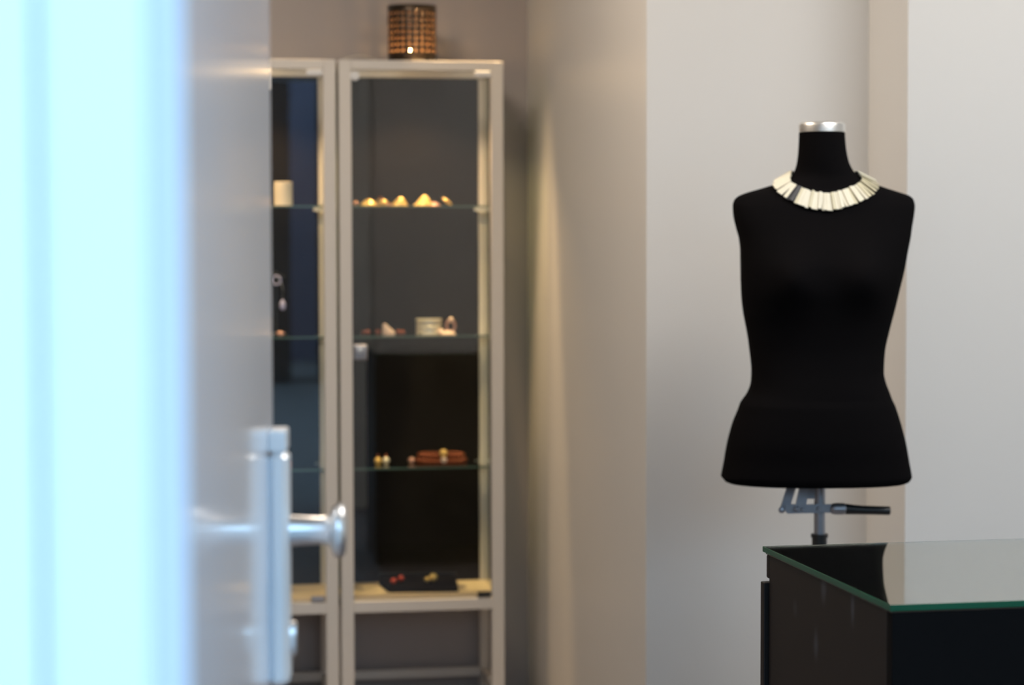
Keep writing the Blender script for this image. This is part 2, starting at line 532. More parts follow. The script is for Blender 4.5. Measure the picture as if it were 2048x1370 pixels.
def on_shelf(px, dv_, z):
    v = V1 + dv_
    return W(SU(px, v), v, z + 0.0003)


PXM = 1.0 / 722.0      # metres per photo pixel at the shelves


# perforated lantern
def perforated_wall(b, R, H, n, rows, z0, dz, hr):
    t = bmesh.new()
    cw = 2 * PI * R / n

    def P(s, z):
        a = s / R
        return (R * math.sin(a), -R * math.cos(a), z)
    K = 16
    cols = n
    for c in range(cols):
        sc = c * cw - math.radians(3.5) * R
        for r in range(rows):
            zc = z0 + r * dz
            ring = [t.verts.new(P(sc + hr * math.cos(2 * PI * k / K), zc + hr * math.sin(2 * PI * k / K))) for k in range(K)]
            sq = []
            for k in range(K):
                a = 2 * PI * k / K
                cx_, sx_ = math.cos(a), math.sin(a)
                m_ = max(abs(cx_), abs(sx_))
                sq.append(t.verts.new(P(sc + cx_ / m_ * cw / 2, zc + sx_ / m_ * dz / 2)))
            for k in range(K):
                t.faces.new((ring[k], ring[(k + 1) % K], sq[(k + 1) % K], sq[k]))
        for za, zb_ in ((0, z0 - dz / 2), (z0 + (rows - 0.5) * dz, H)):
            q = [t.verts.new(P(sc + x, z)) for x, z in ((-cw / 2, za), (cw / 2, za), (cw / 2, zb_), (-cw / 2, zb_))]
            t.faces.new(q)
    bmesh.ops.remove_doubles(t, verts=t.verts, dist=1e-5)
    bmesh.ops.recalc_face_normals(t, faces=t.faces)
    merge(b, t)


LZ = CAB_H
lp = on_shelf(826, 0.14, LZ)
lan = thing('candle_lantern', 'round bronze lantern pierced with small holes, standing on cabinet top', 'lantern', lp, 0.0)
b = new(); perforated_wall(b, 0.0675, 0.158, 24, 7, 0.0345, 0.0171, 0.0038)
shell = obj('pierced_shell', b, [M['lantern'], M['lantern_inner']], lan, True)
sm = shell.modifiers.new('thickness', 'SOLIDIFY'); sm.thickness = 0.0012; sm.offset = -1; sm.material_offset = 1; sm.material_offset_rim = 1
b = new(); bm_lathe(b, [(0, 0), (0.0655, 0), (0.0655, 0.003), (0, 0.003)], 48)
obj('base', b, M['lantern'], lan, True)
b = new(); bm_lathe(b, [(0.062, 0.1580), (0.0682, 0.1580), (0.0682, 0.1605), (0.062, 0.1605)], 48, close=True)
obj('rim', b, M['lantern'], lan, True)
tl = thing('tealight', 'small burning tealight inside the pierced bronze lantern', 'candle', lp + Vector((-0.003, 0, 0.0035)), 0.0)
b = new(); bm_lathe(b, [(0, 0), (0.019, 0), (0.019, 0.016), (0.018, 0.016), (0.018, 0.013), (0, 0.013)], 28)
obj('wax', b, M['wax'], tl, True)
b = new(); bm_lathe(b, [(0, 0.015), (0.0035, 0.021), (0.0048, 0.027), (0.003, 0.037), (0, 0.045)], 12)
obj('flame', b, M['flame'], tl, True)
light('tealight_light', 'POINT', lp + Vector((-0.003, 0, 0.045)), 0.7, (1.0, 0.60, 0.26), 0.008)

# thin cable lying on the cabinet roof
b = new()
pts = [on_shelf(690 + i * 5, 0.012 + 0.05 * i / 14, CAB_H + 0.002 + 0.012 * math.sin(PI * i / 14)) for i in range(15)]
bm_tube(b, pts, 0.0017, 8)
tag(obj('cable', b, M['cable'], smooth=True), 'thin pale cable looping over the cabinet top left of the lantern', 'cable')


# ------------------------------------------------------------------ jewellery
def shard(w, d, h, peak=0.5, thick=0.0012, twist=0.0):
    """a folded leaf of sheet metal: ridge running across, one high corner"""
    t = bmesh.new()
    n = 10
    top, bot = [], []
    for i in range(n + 1):
        s = i / n
        x = (s - 0.5) * w
        ridge = h * (math.sin(PI * s ** (math.log(0.5) / math.log(peak)))) ** 0.85 + 0.0008
        wid = d * (0.25 + 0.75 * math.sin(PI * min(max(s, 0.03), 0.97)))
        top.append([t.verts.new((x + twist * d * y, y * wid, ridge * (1 - (abs(y) * 2) ** 1.4) + 0.0006 + thick)) for y in (-0.5, -0.3, 0, 0.3, 0.5)])
        bot.append([t.verts.new((x + twist * d * y, y * wid, 0.0004)) for y in (-0.5, -0.3, 0, 0.3, 0.5)])
    for i in range(n):
        for k in range(4):
            t.faces.new((top[i][k], top[i + 1][k], top[i + 1][k + 1], top[i][k + 1]))
            t.faces.new((bot[i][k], bot[i][k + 1], bot[i + 1][k + 1], bot[i + 1][k]))
        t.faces.new((top[i][0], bot[i][0], bot[i + 1][0], top[i + 1][0]))
        t.faces.new((top[i][4], top[i + 1][4], bot[i + 1][4], bot[i][4]))
    t.faces.new([top[0][k] for k in range(5)] + [bot[0][k] for k in range(4, -1, -1)])
    t.faces.new([top[n][k] for k in range(4, -1, -1)] + [bot[n][k] for k in range(5)])
    bmesh.ops.recalc_face_normals(t, faces=t.faces)
    return t


def shard_thing(name, label, cat, px, dvv, z, wpx, hpx, m, peak=0.5, d=0.03, group=None):
    b = new()
    merge(b, shard(wpx * PXM, d, hpx * PXM, peak, 0.001, 0.1))
    o = obj(name, b, m, smooth=True, loc=on_shelf(px, dvv, z), rotz=0.0)
    return tag(o, label, cat, group)


def torus(b, R, r, mtx, seg=40, ms=12):
    prof = [(R + r * math.cos(2 * PI * k / ms), r * math.sin(2 * PI * k / ms)) for k in range(ms)]
    bm_lathe(b, prof, seg, mtx, close=True)


S1, S2, S3, S4 = SH[0], SH[1], SH[2], BASE_T + 0.006
G = 'jewellery pieces on the top shelf'
shard_thing('gold_brooch', 'low flat gold brooch, leftmost gold piece on the top shelf', 'brooch', 739, 0.12, S1, 34, 12, M['gold'], 0.45, group=G)
# ring with a small stone
r_ = thing('gold_ring', 'gold ring with a brown stone on top, second on the top shelf', 'ring', on_shelf(762, 0.13, S1), 0.3, G)
b = new(); torus(b, 0.0085, 0.0016, Matrix.Translation((0, 0, 0.0101)) @ Matrix.Rotation(PI / 2, 4, 'X')); obj('band', b, M['gold'], r_, True)
b = new(); bm_sphere(b, (0, 0, 0.0215), 0.0055, 14, (1, 1, 0.7)); obj('stone', b, M['copper'], r_, True)
b = new(); bm_sphere(b, (0, 0, 0.009), 0.009, 16, (1.25, 1, 1.0))
tag(obj('gold_bead', b, M['gold'], smooth=True, loc=on_shelf(768, 0.10, S1)), 'round gold bead in front of the ring on the top shelf', 'bead', G)
shard_thing('pink_petal_brooch', 'dull pink flat petal between two gold pieces on the top shelf', 'brooch', 778, 0.15, S1, 18, 5, M['rose_gold'], 0.5, group=G)
shard_thing('folded_gold_leaf', 'folded gold leaf at the middle of the top shelf', 'brooch', 799, 0.12, S1, 33, 16, M['gold'], 0.6, group=G)
shard_thing('peaked_gold_brooch', 'tallest bright gold peaked piece on the top shelf', 'brooch', 846, 0.12, S1, 36, 20, M['gold'], 0.62, group=G)
shard_thing('flat_pink_brooch', 'flat dusty pink piece right of the tallest gold one', 'brooch', 869, 0.12, S1, 24, 6, M['rose_gold'], 0.5, group=G)
b = new()
torus(b, 0.0125, 0.0032, Matrix.Translation((0, 0, 0.0118)) @ Matrix.Rotation(math.radians(38), 4, 'Y') @ Matrix.Diagonal((1.05, 1, 1, 1)))
tag(obj('gold_hoop', b, M['gold'], smooth=True, loc=on_shelf(894, 0.12, S1 + 0.001), rotz=0.2), 'tilted orange gold hoop at the right end of the top shelf', 'earring', G)
b = new(); bm_sphere(b, (0, 0, 0.0075), 0.0075, 14)
tag(obj('pink_bead', b, M['rose_gold'], smooth=True, loc=on_shelf(712, 0.14, S1)), 'small pink bead at the left frame on the top shelf', 'bead', G)

# middle shelf
G = 'small dark red beads on the middle shelf'
for px, dd, lab, r in ((726, 0.15, 'dark red bead nearest the left frame, middle shelf', 0.0055), (735, 0.12, 'dark red bead second from left on middle shelf', 0.007), (755, 0.12, 'dark red bead just left of the white cone', 0.007), (797, 0.14, 'tiny dark red bead right against the white cone', 0.006), (805, 0.11, 'dark pink bead between the white cone and bracelet', 0.006)):
    b = new(); bm_sphere(b, (0, 0, r), r, 14, (1.1, 1, 1))
    tag(obj('red_bead', b, M['copper'], smooth=True, loc=on_shelf(px, dd, S2)), lab, 'bead', G)
# white cone: leaning, apex on the left
t = bmesh.new()
n = 24
ap = t.verts.new((-0.011, 0, 0.031)); ap2 = t.verts.new((-0.005, 0, 0.030))
ring = [t.verts.new((0.018 * math.cos(2 * PI * k / n) + 0.001, 0.014 * math.sin(2 * PI * k / n), 0.0004 + 0.004 * (1 if False else 0))) for k in range(n)]
mid = [t.verts.new((0.0185 * math.cos(2 * PI * k / n) + 0.001, 0.0145 * math.sin(2 * PI * k / n), 0.006)) for k in range(n)]
upr = [t.verts.new((0.0050 * math.cos(2 * PI * k / n) - 0.0105, 0.005 * math.sin(2 * PI * k / n), 0.029)) for k in range(n)]
t.faces.new(ring[::-1])
t.verts.remove(ap2)
for k in range(n):
    j = (k + 1) % n
    t.faces.new((ring[k], ring[j], mid[j], mid[k]))
    t.faces.new((mid[k], mid[j], upr[j], upr[k]))
    t.faces.new((upr[k], upr[j], ap))
bmesh.ops.recalc_face_normals(t, faces=t.faces)
b = new(); merge(b, t)
tag(obj('porcelain_cone', b, M['pearl'], smooth=True, loc=on_shelf(776, 0.12, S2)), 'pale leaning porcelain cone on the middle shelf', 'ornament')
# wide silver bracelet
b = new()
R_, H_ = 25.5 * PXM, 0.0425
bm_lathe(b, [(R_, 0), (R_ + 0.0012, 0.002), (R_, 0.006), (R_, H_ * 0.5 - 0.001), (R_ + 0.0012, H_ * 0.5), (R_, H_ * 0.5 + 0.001), (R_, H_ - 0.006), (R_ + 0.0012, H_ - 0.002), (R_, H_), (R_ - 0.003, H_), (R_ - 0.003, 0)], 56, close=True)
tag(obj('wide_bracelet', b, M['silver_j'], smooth=True, loc=on_shelf(857, 0.13, S2)), 'wide silvery bracelet standing upright on the middle shelf', 'bracelet')
b = new(); bm_sphere(b, (0, 0, 0.007), 0.007, 14, (1.5, 1, 1))
tag(obj('blush_pebble', b, M['pearl'], smooth=True, loc=on_shelf(882, 0.10, S2)), 'blush pebble between the wide bracelet and standing ring', 'bead')
shard_thing('blush_petal', 'low blush petal lying in front of the standing ring', 'brooch', 896, 0.09, S2, 30, 6, M['pearl'], 0.5)
r_ = thing('standing_ring', 'standing ring with a round bead on top, right on middle shelf', 'ring', on_shelf(901, 0.13, S2), 0.1)
b = new(); torus(b, 0.0115, 0.0036, Matrix.Translation((0, 0, 0.0212)) @ Matrix.Diagonal((1, 1, 1.4, 1)) @ Matrix.Rotation(PI / 2, 4, 'X')); obj('band', b, M['rose_gold'], r_, True)
b = new(); bm_sphere(b, (0.001, -0.002, 0.0390), 0.0075, 16); obj('bead', b, M['pearl'], r_, True)

# lower shelf
G = 'gold studs on the lower shelf'
for px, lab, m in ((754, 'gold stud with a dark tip, left one on the lower shelf', 'gold'), (770, 'pale round stud beside the gold one, lower shelf', 'silver_j')):
    s = thing('stud_earring', lab, 'earring', on_shelf(px, 0.12, S3), 0.0, G)
    b = new(); bm_sphere(b, (0, 0, 0.0105), 0.0105, 18, (0.95, 1, 1)); obj('ball', b, M[m], s, True)
    b = new(); bm_lathe(b, [(0, 0.020), (0.004, 0.020), (0.003, 0.026), (0, 0.030)], 12); obj('tip', b, M['copper'], s, True)
# coiled copper necklace with a gold clasp ball
neck = thing('copper_necklace', 'coiled copper bead necklace lying on the lower shelf', 'necklace', on_shelf(881, 0.14, S3), 0.0)
b = new()
random.seed(4)
for lay, (Rx, Ry, zz, rr) in enumerate(((0.066, 0.052, 0.0075, 0.0075), (0.060, 0.046, 0.0215, 0.0072))):
    N = 30 - lay * 3
    for i in range(N):
        a = 2 * PI * i / N + lay * 0.1
        bm_sphere(b, (Rx * math.cos(a), Ry * math.sin(a), zz), rr, 12, (1, 1, 0.98))
st = obj('bead_strand', b, M['copper'], neck, True)
b = new(); bm_sphere(b, (0.0085, -0.058, 0.032), 0.0115, 20); obj('gold_ball', b, M['gold'], neck, True)
b = new(); bm_sphere(b, (0.010, -0.070, 0.014), 0.0090, 18); obj('highlight_ball', b, M['pearl'], neck, True)  # pinkish highlight below the gold ball, shaped as a pale ball
b = new(); bm_sphere(b, (-0.082, -0.02, 0.0090), 0.0088, 18, (1.15, 1, 1)); obj('clasp', b, M['rose_gold'], neck, True)

# black tray on the cabinet base with two pairs of studs
tv = V1 + 0.15
tray = thing('jewellery_tray', 'black wedge-shaped velvet tray on the cabinet base panel', 'tray', on_shelf(838, 0.15, S4), TH - math.radians(5))
b = new()
t = bmesh.new()
w2, d2 = 0.104, 0.070
vs = [(-w2 + 0.012, -d2, 0), (w2, -d2, 0), (w2 - 0.002, d2, 0), (-w2 - 0.010, d2, 0)]
hs = [0.014, 0.014, 0.028, 0.028]
lo = [t.verts.new(p) for p in vs]
hi = [t.verts.new((x, y, h)) for (x, y, _), h in zip(vs, hs)]
t.faces.new(lo[::-1]); t.faces.new(hi)
for i in range(4):
    t.faces.new((lo[i], lo[(i + 1) % 4], hi[(i + 1) % 4], hi[i]))
bmesh.ops.recalc_face_normals(t, faces=t.faces)
bmesh.ops.bevel(t, geom=list(t.edges), offset=0.002, segments=2, affect='EDGES')
merge(b, t)
obj('pad', b, M['velvet'], tray)
b = new()
bm_box(b, -w2 - 0.012, w2 + 0.001, d2 + 0.0005, d2 + 0.005, 0, 0.034, 0.001)
obj('back_edge', b, M['black_plastic'], tray)


def on_tray(px, dvv):
    v = V1 + dvv
    return W(SU(px, v), v, S4 + 0.014 + 0.014 * (dvv - 0.08) / 0.14 + 0.0015)


for px, dd, r, m, nm, lab, g in (
        (784, 0.125, 0.0085, 'red', 'red_stud', 'glossy red stud, left of the pair on the black tray', 'red studs on the black tray'),
        (799, 0.150, 0.0085, 'red', 'red_stud', 'glossy red stud, right of the pair on the black tray', 'red studs on the black tray'),
        (852, 0.135, 0.0075, 'gold', 'gold_stud', 'smaller orange gold stud on the black tray', 'gold studs on the black tray'),
        (864, 0.140, 0.0120, 'gold', 'gold_stud', 'larger bright gold stud on the black tray', 'gold studs on the black tray')):
    b = new(); bm_sphere(b, (0, 0, r * 0.9), r, 18)
    tag(obj(nm, b, M[m], smooth=True, loc=on_tray(px, dd)), lab, 'earring', g)

# left cabinet contents
b = new()
R_, H_ = 0.0250, 0.066
bm_lathe(b, [(R_, 0), (R_ + 0.001, 0.001), (R_ + 0.001, H_ - 0.001), (R_, H_), (R_ - 0.003, H_), (R_ - 0.003, 0)], 48, close=True)
tag(obj('cream_cuff', b, M['cream'], smooth=True, loc=on_shelf(567, 0.13, S1)), 'tall cream cuff bracelet standing in the left cabinet by the door edge', 'bracelet')
es = thing('slim_stand', 'slim black stand in the half hidden left cabinet', 'stand', on_shelf(552, 0.14, S2), TH)
b = new(); bm_lathe(b, [(0, 0), (0.028, 0), (0.028, 0.004), (0.006, 0.008), (0.003, 0.014), (0.003, 0.175), (0, 0.178)], 24); obj('post', b, M['black_plastic'], es, True)
b = new(); bm_tube(b, [(-0.045, 0, 0.168), (0, 0, 0.172), (0.024, 0, 0.160)], 0.0022, 8); obj('arm', b, M['black_plastic'], es, True)
pe = thing('violet_drop', 'pale violet drop and hoop hanging from the slim black stand', 'earring', on_shelf(565, 0.13, S2 + 0.068), 0.0)  # pale violet drop shape with hook and hoop
b = new(); bm_lathe(b, [(0, 0), (0.006, 0.003), (0.0088, 0.012), (0.0075, 0.022), (0.003, 0.030), (0, 0.032)], 20); obj('drop', b, M['pale_violet'], pe, True)
b = new(); bm_tube(b, [(0, 0, 0.032), (0.001, 0, 0.06), (-0.004, 0, 0.078), (-0.012, 0, 0.090)], 0.0009, 6); obj('hook', b, M['silver'], pe, True)
b = new(); torus(b, 0.012, 0.0022, Matrix.Translation((-0.017, 0, 0.084)) @ Matrix.Rotation(PI / 2, 4, 'X')); obj('hoop', b, M['pale_violet'], pe, True)
b = new(); bm_sphere(b, (0, 0, 0.006), 0.006, 12, (2.2, 1, 1))
tag(obj('pink_bead', b, M['rose_gold'], smooth=True, loc=on_shelf(560, 0.10, S2)), 'dusty pink bead at the foot of the slim black stand', 'bead')
b = new(); bm_sphere(b, (0, 0, 0.007), 0.007, 12)
tag(obj('orange_bead', b, M['copper'], smooth=True, loc=on_shelf(577, 0.12, S3)), 'small orange bead on the left cabinet lower shelf near the knob', 'bead')


# ------------------------------------------------------------------ dress form
MY = 4.34


def mz(py):
    return CAM_Z - (py - 480) / FPX * MY


def mx(px):
    return (px - 1024) / FPX * MY


# photo row, left column, right column, half depth, depth offset (towards the camera is negative)
SECT = [
    (962, 1449, 1823, 0.118, 0.010, 2.3),
    (957, 1444, 1826, 0.121, 0.010, 2.3),
    (945, 1446, 1824, 0.122, 0.010, 2.3),
    (929, 1449, 1821, 0.123, 0.010, 2.3),
    (888, 1456, 1813, 0.125, 0.008, 2.3),
    (847, 1467, 1802, 0.122, 0.006, 2.3),
    (818, 1478, 1792, 0.116, 0.002, 2.3),
    (808, 1481, 1788, 0.113, 0.000, 2.3),
    (803, 1484, 1785, 0.111, 0.000, 2.3),
    (785, 1496, 1778, 0.106, -0.002, 2.3),
    (765, 1502, 1770, 0.101, -0.004, 2.3),
    (745, 1503, 1766, 0.097, -0.005, 2.3),
    (704, 1499, 1768, 0.094, -0.006, 2.3),
    (663, 1493, 1776, 0.097, -0.008, 2.3),
    (622, 1485, 1786, 0.104, -0.010, 2.3),
    (581, 1481, 1795, 0.112, -0.012, 2.3),
    (540, 1480, 1805, 0.115, -0.010, 2.3),
    (500, 1480, 1813, 0.108, -0.004, 2.4),
    (478, 1478, 1818, 0.101, 0.000, 2.5),
    (455, 1472, 1822, 0.094, 0.004, 2.5),
    (430, 1467, 1827, 0.086, 0.008, 2.5),
    (412, 1466, 1829, 0.080, 0.010, 2.4),
    (401, 1469, 1827, 0.075, 0.012, 2.3),
    (393, 1477, 1819, 0.072, 0.014, 2.3),
    (386, 1494, 1800, 0.069, 0.015, 2.2),
    (379, 1518, 1778, 0.066, 0.016, 2.1),
    (371, 1545, 1755, 0.063, 0.016, 2.0),
    (363, 1566, 1736, 0.060, 0.016, 2.0),
    (354, 1582, 1717, 0.057, 0.015, 2.0),
    (342, 1590, 1706, 0.054, 0.012, 2.0),
    (325, 1594, 1697, 0.051, 0.008, 2.0),
    (300, 1596, 1691, 0.048, 0.004, 2.0),
    (266, 1597, 1688, 0.046, 0.002, 2.0),
]


def interp(ts, vs, t):
    # monotone-ish cubic between control rows
    n = len(ts)
    i = max(0, min(n - 2, next((k for k in range(n - 1) if ts[k] >= t >= ts[k + 1]), n - 2)))
    h = ts[i + 1] - ts[i]
    s = (t - ts[i]) / h

    def sl(k):
        if k == 0 or k == n - 1:
            return 0.0
        a = (vs[k] - vs[k - 1]) / (ts[k] - ts[k - 1]); c = (vs[k + 1] - vs[k]) / (ts[k + 1] - ts[k])
        return 0.0 if a * c <= 0 else 2 * a * c / (a + c)
    m0, m1 = sl(i) * h, sl(i + 1) * h
    return (2 * s ** 3 - 3 * s * s + 1) * vs[i] + (s ** 3 - 2 * s * s + s) * m0 + (-2 * s ** 3 + 3 * s * s) * vs[i + 1] + (s ** 3 - s * s) * m1


rows = [r[0] for r in SECT]
form_c = Vector((mx(1642), MY, 0))
form = thing('dress_form', 'black jersey female dress form with silver neck cap on metal pole', 'dress form', form_c, 0.0)
tb = bmesh.new()
NS = 96
ringsv = []
pys = []
y = 962.0
while y > 266:
    pys.append(y)
    y -= 3.0 if 345 < y < 430 else 6.0
pys.append(266)


def section(py):
    L = interp(rows, [r[1] for r in SECT], py); R = interp(rows, [r[2] for r in SECT], py)
    return L, R, interp(rows, [r[3] for r in SECT], py), interp(rows, [r[4] for r in SECT], py), interp(rows, [r[5] for r in SECT], py)


for py in pys:
    L, R, bd, oy, ex = section(py)
    cx, a = mx((L + R) / 2) - form_c.x, (mx(R) - mx(L)) / 2
    z = mz(py)
    ring = []
    for k in range(NS):
        an = 2 * PI * k / NS
        c, s = math.cos(an), math.sin(an)
        x = cx + a * math.copysign(abs(c) ** (2 / ex), c)
        yy = oy + bd * math.copysign(abs(s) ** (2 / ex), s)
        if s < 0:      # bust
            for bx in (-0.072, 0.076):
                yy -= 0.030 * math.exp(-((x - bx) / 0.045) ** 2 - ((py - 560) / 52) ** 2) * (-s) ** 0.7
        ring.append(tb.verts.new((x, yy, z)))
    ringsv.append(ring)
# rounded lower edge and closed base
L, R, bd, oy, ex = section(962)
base_rings = []
for sc_, dz_ in ((0.985, -0.0035), (0.95, -0.006), (0.7, -0.007), (0.3, -0.007)):
    cx, a = mx((L + R) / 2) - form_c.x, (mx(R) - mx(L)) / 2
    base_rings.append([tb.verts.new((cx + (v.co.x - cx) * sc_, oy + (v.co.y - oy) * sc_, mz(962) + dz_)) for v in ringsv[0]])
allr = base_rings[::-1] + ringsv
for r0, r1 in zip(allr[:-1], allr[1:]):
    for k in range(NS):
        tb.faces.new((r0[k], r0[(k + 1) % NS], r1[(k + 1) % NS], r1[k]))
tb.faces.new(allr[0][::-1])
tb.faces.new(allr[-1])
bmesh.ops.recalc_face_normals(tb, faces=tb.faces)
bvh = BVHTree.FromBMesh(tb)
b = new(); merge(b, tb)
obj('torso', b, M['velvet'], form, True)
# neck cap
ncx = mx((1597 + 1688) / 2) - form_c.x
b = new()
zc0 = mz(267); zc1 = mz(246.5)
rx = (mx(1689) - mx(1596)) / 2
bm_lathe(b, [(0, zc0), (rx * 0.98, zc0), (rx * 1.01, zc0 + 0.001), (rx, zc0 + 0.004), (rx, zc1 - 0.006), (rx * 0.96, zc1 - 0.0022), (rx * 0.86, zc1), (0, zc1 + 0.0005)], 64, Matrix.Translation((ncx, 0.002, 0)) @ Matrix.Diagonal((1, 1.02, 1, 1)))
obj('neck_cap', b, M['silver'], form, True)
# pole, collar, lever
px_ = mx(1641) - form_c.x
b = new(); bm_lathe(b, [(0, mz(1240)), (0.0113, mz(1240)), (0.0113, mz(966)), (0, mz(966))], 32, Matrix.Translation((px_, 0, 0)))
obj('pole', b, M['steel'], form, True)
b = new(); bm_lathe(b, [(0.0, 0.36), (0.0150, 0.36), (0.0150, mz(1078)), (0.0172, mz(1078)), (0.0172, mz(1071)), (0.0, mz(1071))], 32, Matrix.Translation((px_, 0, 0)))
obj('collar_tube', b, M['black_plastic'], form, True)


def fx(px):
    return mx(px) - form_c.x


def flat(pts, y0, y1, m, name, bevel=0.001):
    """a plate given by its outline in photo pixels at the form's distance, extruded in depth"""
    t = bmesh.new()
    a = [t.verts.new((fx(x), y0, mz(y))) for x, y in pts]
    c = [t.verts.new((fx(x), y1, mz(y))) for x, y in pts]
    n = len(pts)
    t.faces.new(a); t.faces.new(c[::-1])
    for i in range(n):
        t.faces.new((a[i], a[(i + 1) % n], c[(i + 1) % n], c[i]))
    bmesh.ops.recalc_face_normals(t, faces=t.faces)
    bmesh.ops.bevel(t, geom=list(t.edges), offset=bevel, segments=2, affect='EDGES')
    b = new(); merge(b, t)
    return obj(name, b, m, form)


arm = flat([(1570, 1009), (1663, 1009), (1663, 1026), (1574, 1028), (1568, 1020)], -0.020, -0.014, M['steel'], 'clamp_arm')
flat([(1597, 974), (1618, 974), (1610, 1012), (1588, 1016)], -0.026, -0.0205, M['steel'], 'clamp_link')
flat([(1574, 974), (1593, 974), (1578, 1020), (1559, 1022)], -0.013, -0.007, M['steel'], 'clamp_link')
flat([(1619, 974), (1634, 974), (1634, 1000), (1613, 1000)], -0.004, 0.004, M['steel'], 'clamp_bracket')
for qx, qy, r, yy in ((1592, 1017, 0.0055, -0.026), (1563, 1021, 0.0065, -0.013), (1636, 1017, 0.0045, -0.020), (1603, 1019, 0.003, -0.020)):
    b = new(); bm_lathe(b, [(0, 0), (r, 0), (r, 0.003), (r * 0.7, 0.0045), (0, 0.0045)], 20, Matrix.Translation((fx(qx), yy, mz(qy))) @ Matrix.Rotation(PI / 2, 4, 'X'))
    obj('bolt', b, M['steel'], form, True)
b = new()
bm_tube(b, [(fx(x), -0.017, mz(1018.5)) for x in (1659, 1661, 1664, 1670, 1684, 1690, 1692)], [0.004, 0.008, 0.0105, 0.0118, 0.0118, 0.0110, 0.009], 20)
obj('lever_head', b, M['steel'], form, True)
b = new()
bm_tube(b, [(fx(x), -0.017, mz(y_)) for x, y_ in ((1688, 1019), (1692, 1019), (1705, 1020), (1725, 1021), (1760, 1022), (1776, 1022.5), (1779, 1022.5), (1780, 1022.5))], [0.0105, 0.0108, 0.0098, 0.0090, 0.0088, 0.0088, 0.0082, 0.006], 20)
obj('lever_grip', b, M['black_plastic'], form, True)
# tripod foot (hidden behind the counter)
b = new(); bm_lathe(b, [(0, 0.30), (0.024, 0.30), (0.024, 0.40), (0.016, 0.41), (0, 0.41)], 28, Matrix.Translation((px_, 0, 0)))
obj('hub', b, M['black_plastic'], form, True)
for k in range(3):
    a = math.radians(30 + 120 * k)
    b = new(); bm_tube(b, [(px_ + 0.02 * math.cos(a), 0.02 * math.sin(a), 0.35), (px_ + 0.12 * math.cos(a), 0.12 * math.sin(a), 0.22), (px_ + 0.20 * math.cos(a), 0.20 * math.sin(a), 0.08), (px_ + 0.245 * math.cos(a), 0.245 * math.sin(a), 0.011)], 0.011, 12)
    obj('leg', b, M['black_plastic'], form, True)

# ------------------------------------------------------------------ plate necklace lying on the form
random.seed(11)
necklace = thing('plate_necklace', 'fan necklace of ivory plates with two black ones, around the dress form neck', 'necklace', (form_c.x, form_c.y, mz(384)), 0.0)
nz = mz(384)
ncx2, ncy = fx(1645), 0.004
NP = 86


def surf(x, y_, top=mz(200)):
    """height of the form's surface seen from above"""
    h = bvh.ray_cast(Vector((x, y_, top)), Vector((0, 0, -1)))
    return (h[0], h[1]) if h[0] is not None else (None, None)


cord = []
for i in range(NP):
    phi = 2 * PI * i / NP + PI / 2
    cs, sn = math.cos(phi), math.sin(phi)
    # inner end: step outwards until the surface has fallen to the line of the neck opening
    tgt = mz(384 if sn < 0 else 384)
    fr = max(0, -sn)
    zin = mz(349 - 3 * max(0, cs) + 41 * fr ** 0.85 if sn < 0 else 349 - 4 * sn)
    p_in = None
    r = 0.03
    while r < 0.16:
        p, n_ = surf(ncx2 + cs * r, ncy + sn * r)
        if p is not None and p.z < zin:
            p_in = (p, n_)
            break
        r += 0.0012
    if p_in is None:
        continue
    # outer end: walk on until the plate length is used up
    ln = 0.0388 + random.uniform(-0.0012, 0.0012)
    last = p_in[0]; acc = 0.0; rr = r; p_out = p_in
    while acc < ln and rr < 0.25:
        rr += 0.001
        p, n_ = surf(ncx2 + cs * rr, ncy + sn * rr)
        if p is None:
            break
        step = (p - last).length
        last = p
        if step > 0.03:
            break
        acc += step
        p_out = (p, n_)
    A, B = p_in[0], p_out[0]
    nrm = (p_in[1] + p_out[1]).normalized()
    d = (B - A).normalized()
    A = A + nrm * 0.004; B = A + d * ln
    # lift the outer end clear of the cloth
    mid = bvh.find_nearest((A + B) / 2)
    sidev = d.cross(nrm).normalized()
    wid = 0.0034 + random.uniform(0, 0.0009)
    yaw = random.uniform(-0.05, 0.05)
    d2_ = (d + sidev * yaw).normalized()
    tilt = random.uniform(0.12, 0.34)
    sv = (sidev * math.cos(tilt) + nrm * math.sin(tilt)).normalized()
    nn = d2_.cross(sv).normalized()
    off = Vector((0, 0, nz))
    t = bmesh.new()
    th_ = 0.0009
    prof = ((0.0, 0.72), (0.06, 0.85), (0.94, 1.0), (1.0, 0.9))
    lay = []
    for s, ws in prof:
        c = A + d2_ * (s * ln) + nrm * (0.0012 * math.sin(i * 2.4) + 0.0022) - off
        lay.append([t.verts.new(c + sv * (wid * ws) * q + nn * th_ * h) for q, h in ((-1, -1), (1, -1), (1, 1), (-1, 1))])
    for a_, b_ in zip(lay[:-1], lay[1:]):
        for k in range(4):
            t.faces.new((a_[k], a_[(k + 1) % 4], b_[(k + 1) % 4], b_[k]))
    t.faces.new(lay[0][::-1]); t.faces.new(lay[-1])
    bmesh.ops.recalc_face_normals(t, faces=t.faces)
    b = new(); merge(b, t)
    xx = (A.x + form_c.x) / MY * FPX + 1024
    dark = sn < 0 and 1586.5 < xx < 1597
    o = obj('black_plate' if dark else 'plate', b, M['dark_plate'] if dark else (M['ivory'] if random.random() < 0.8 else M['ivory2']), necklace)
    if dark:
        o['label'] = 'black plate'
    cord.append(A + nrm * 0.001 - off)
b = new(); bm_tube(b, cord + cord[:1], 0.0010, 8, caps=False)
obj('cord', b, M['dark_plate'], necklace, True)

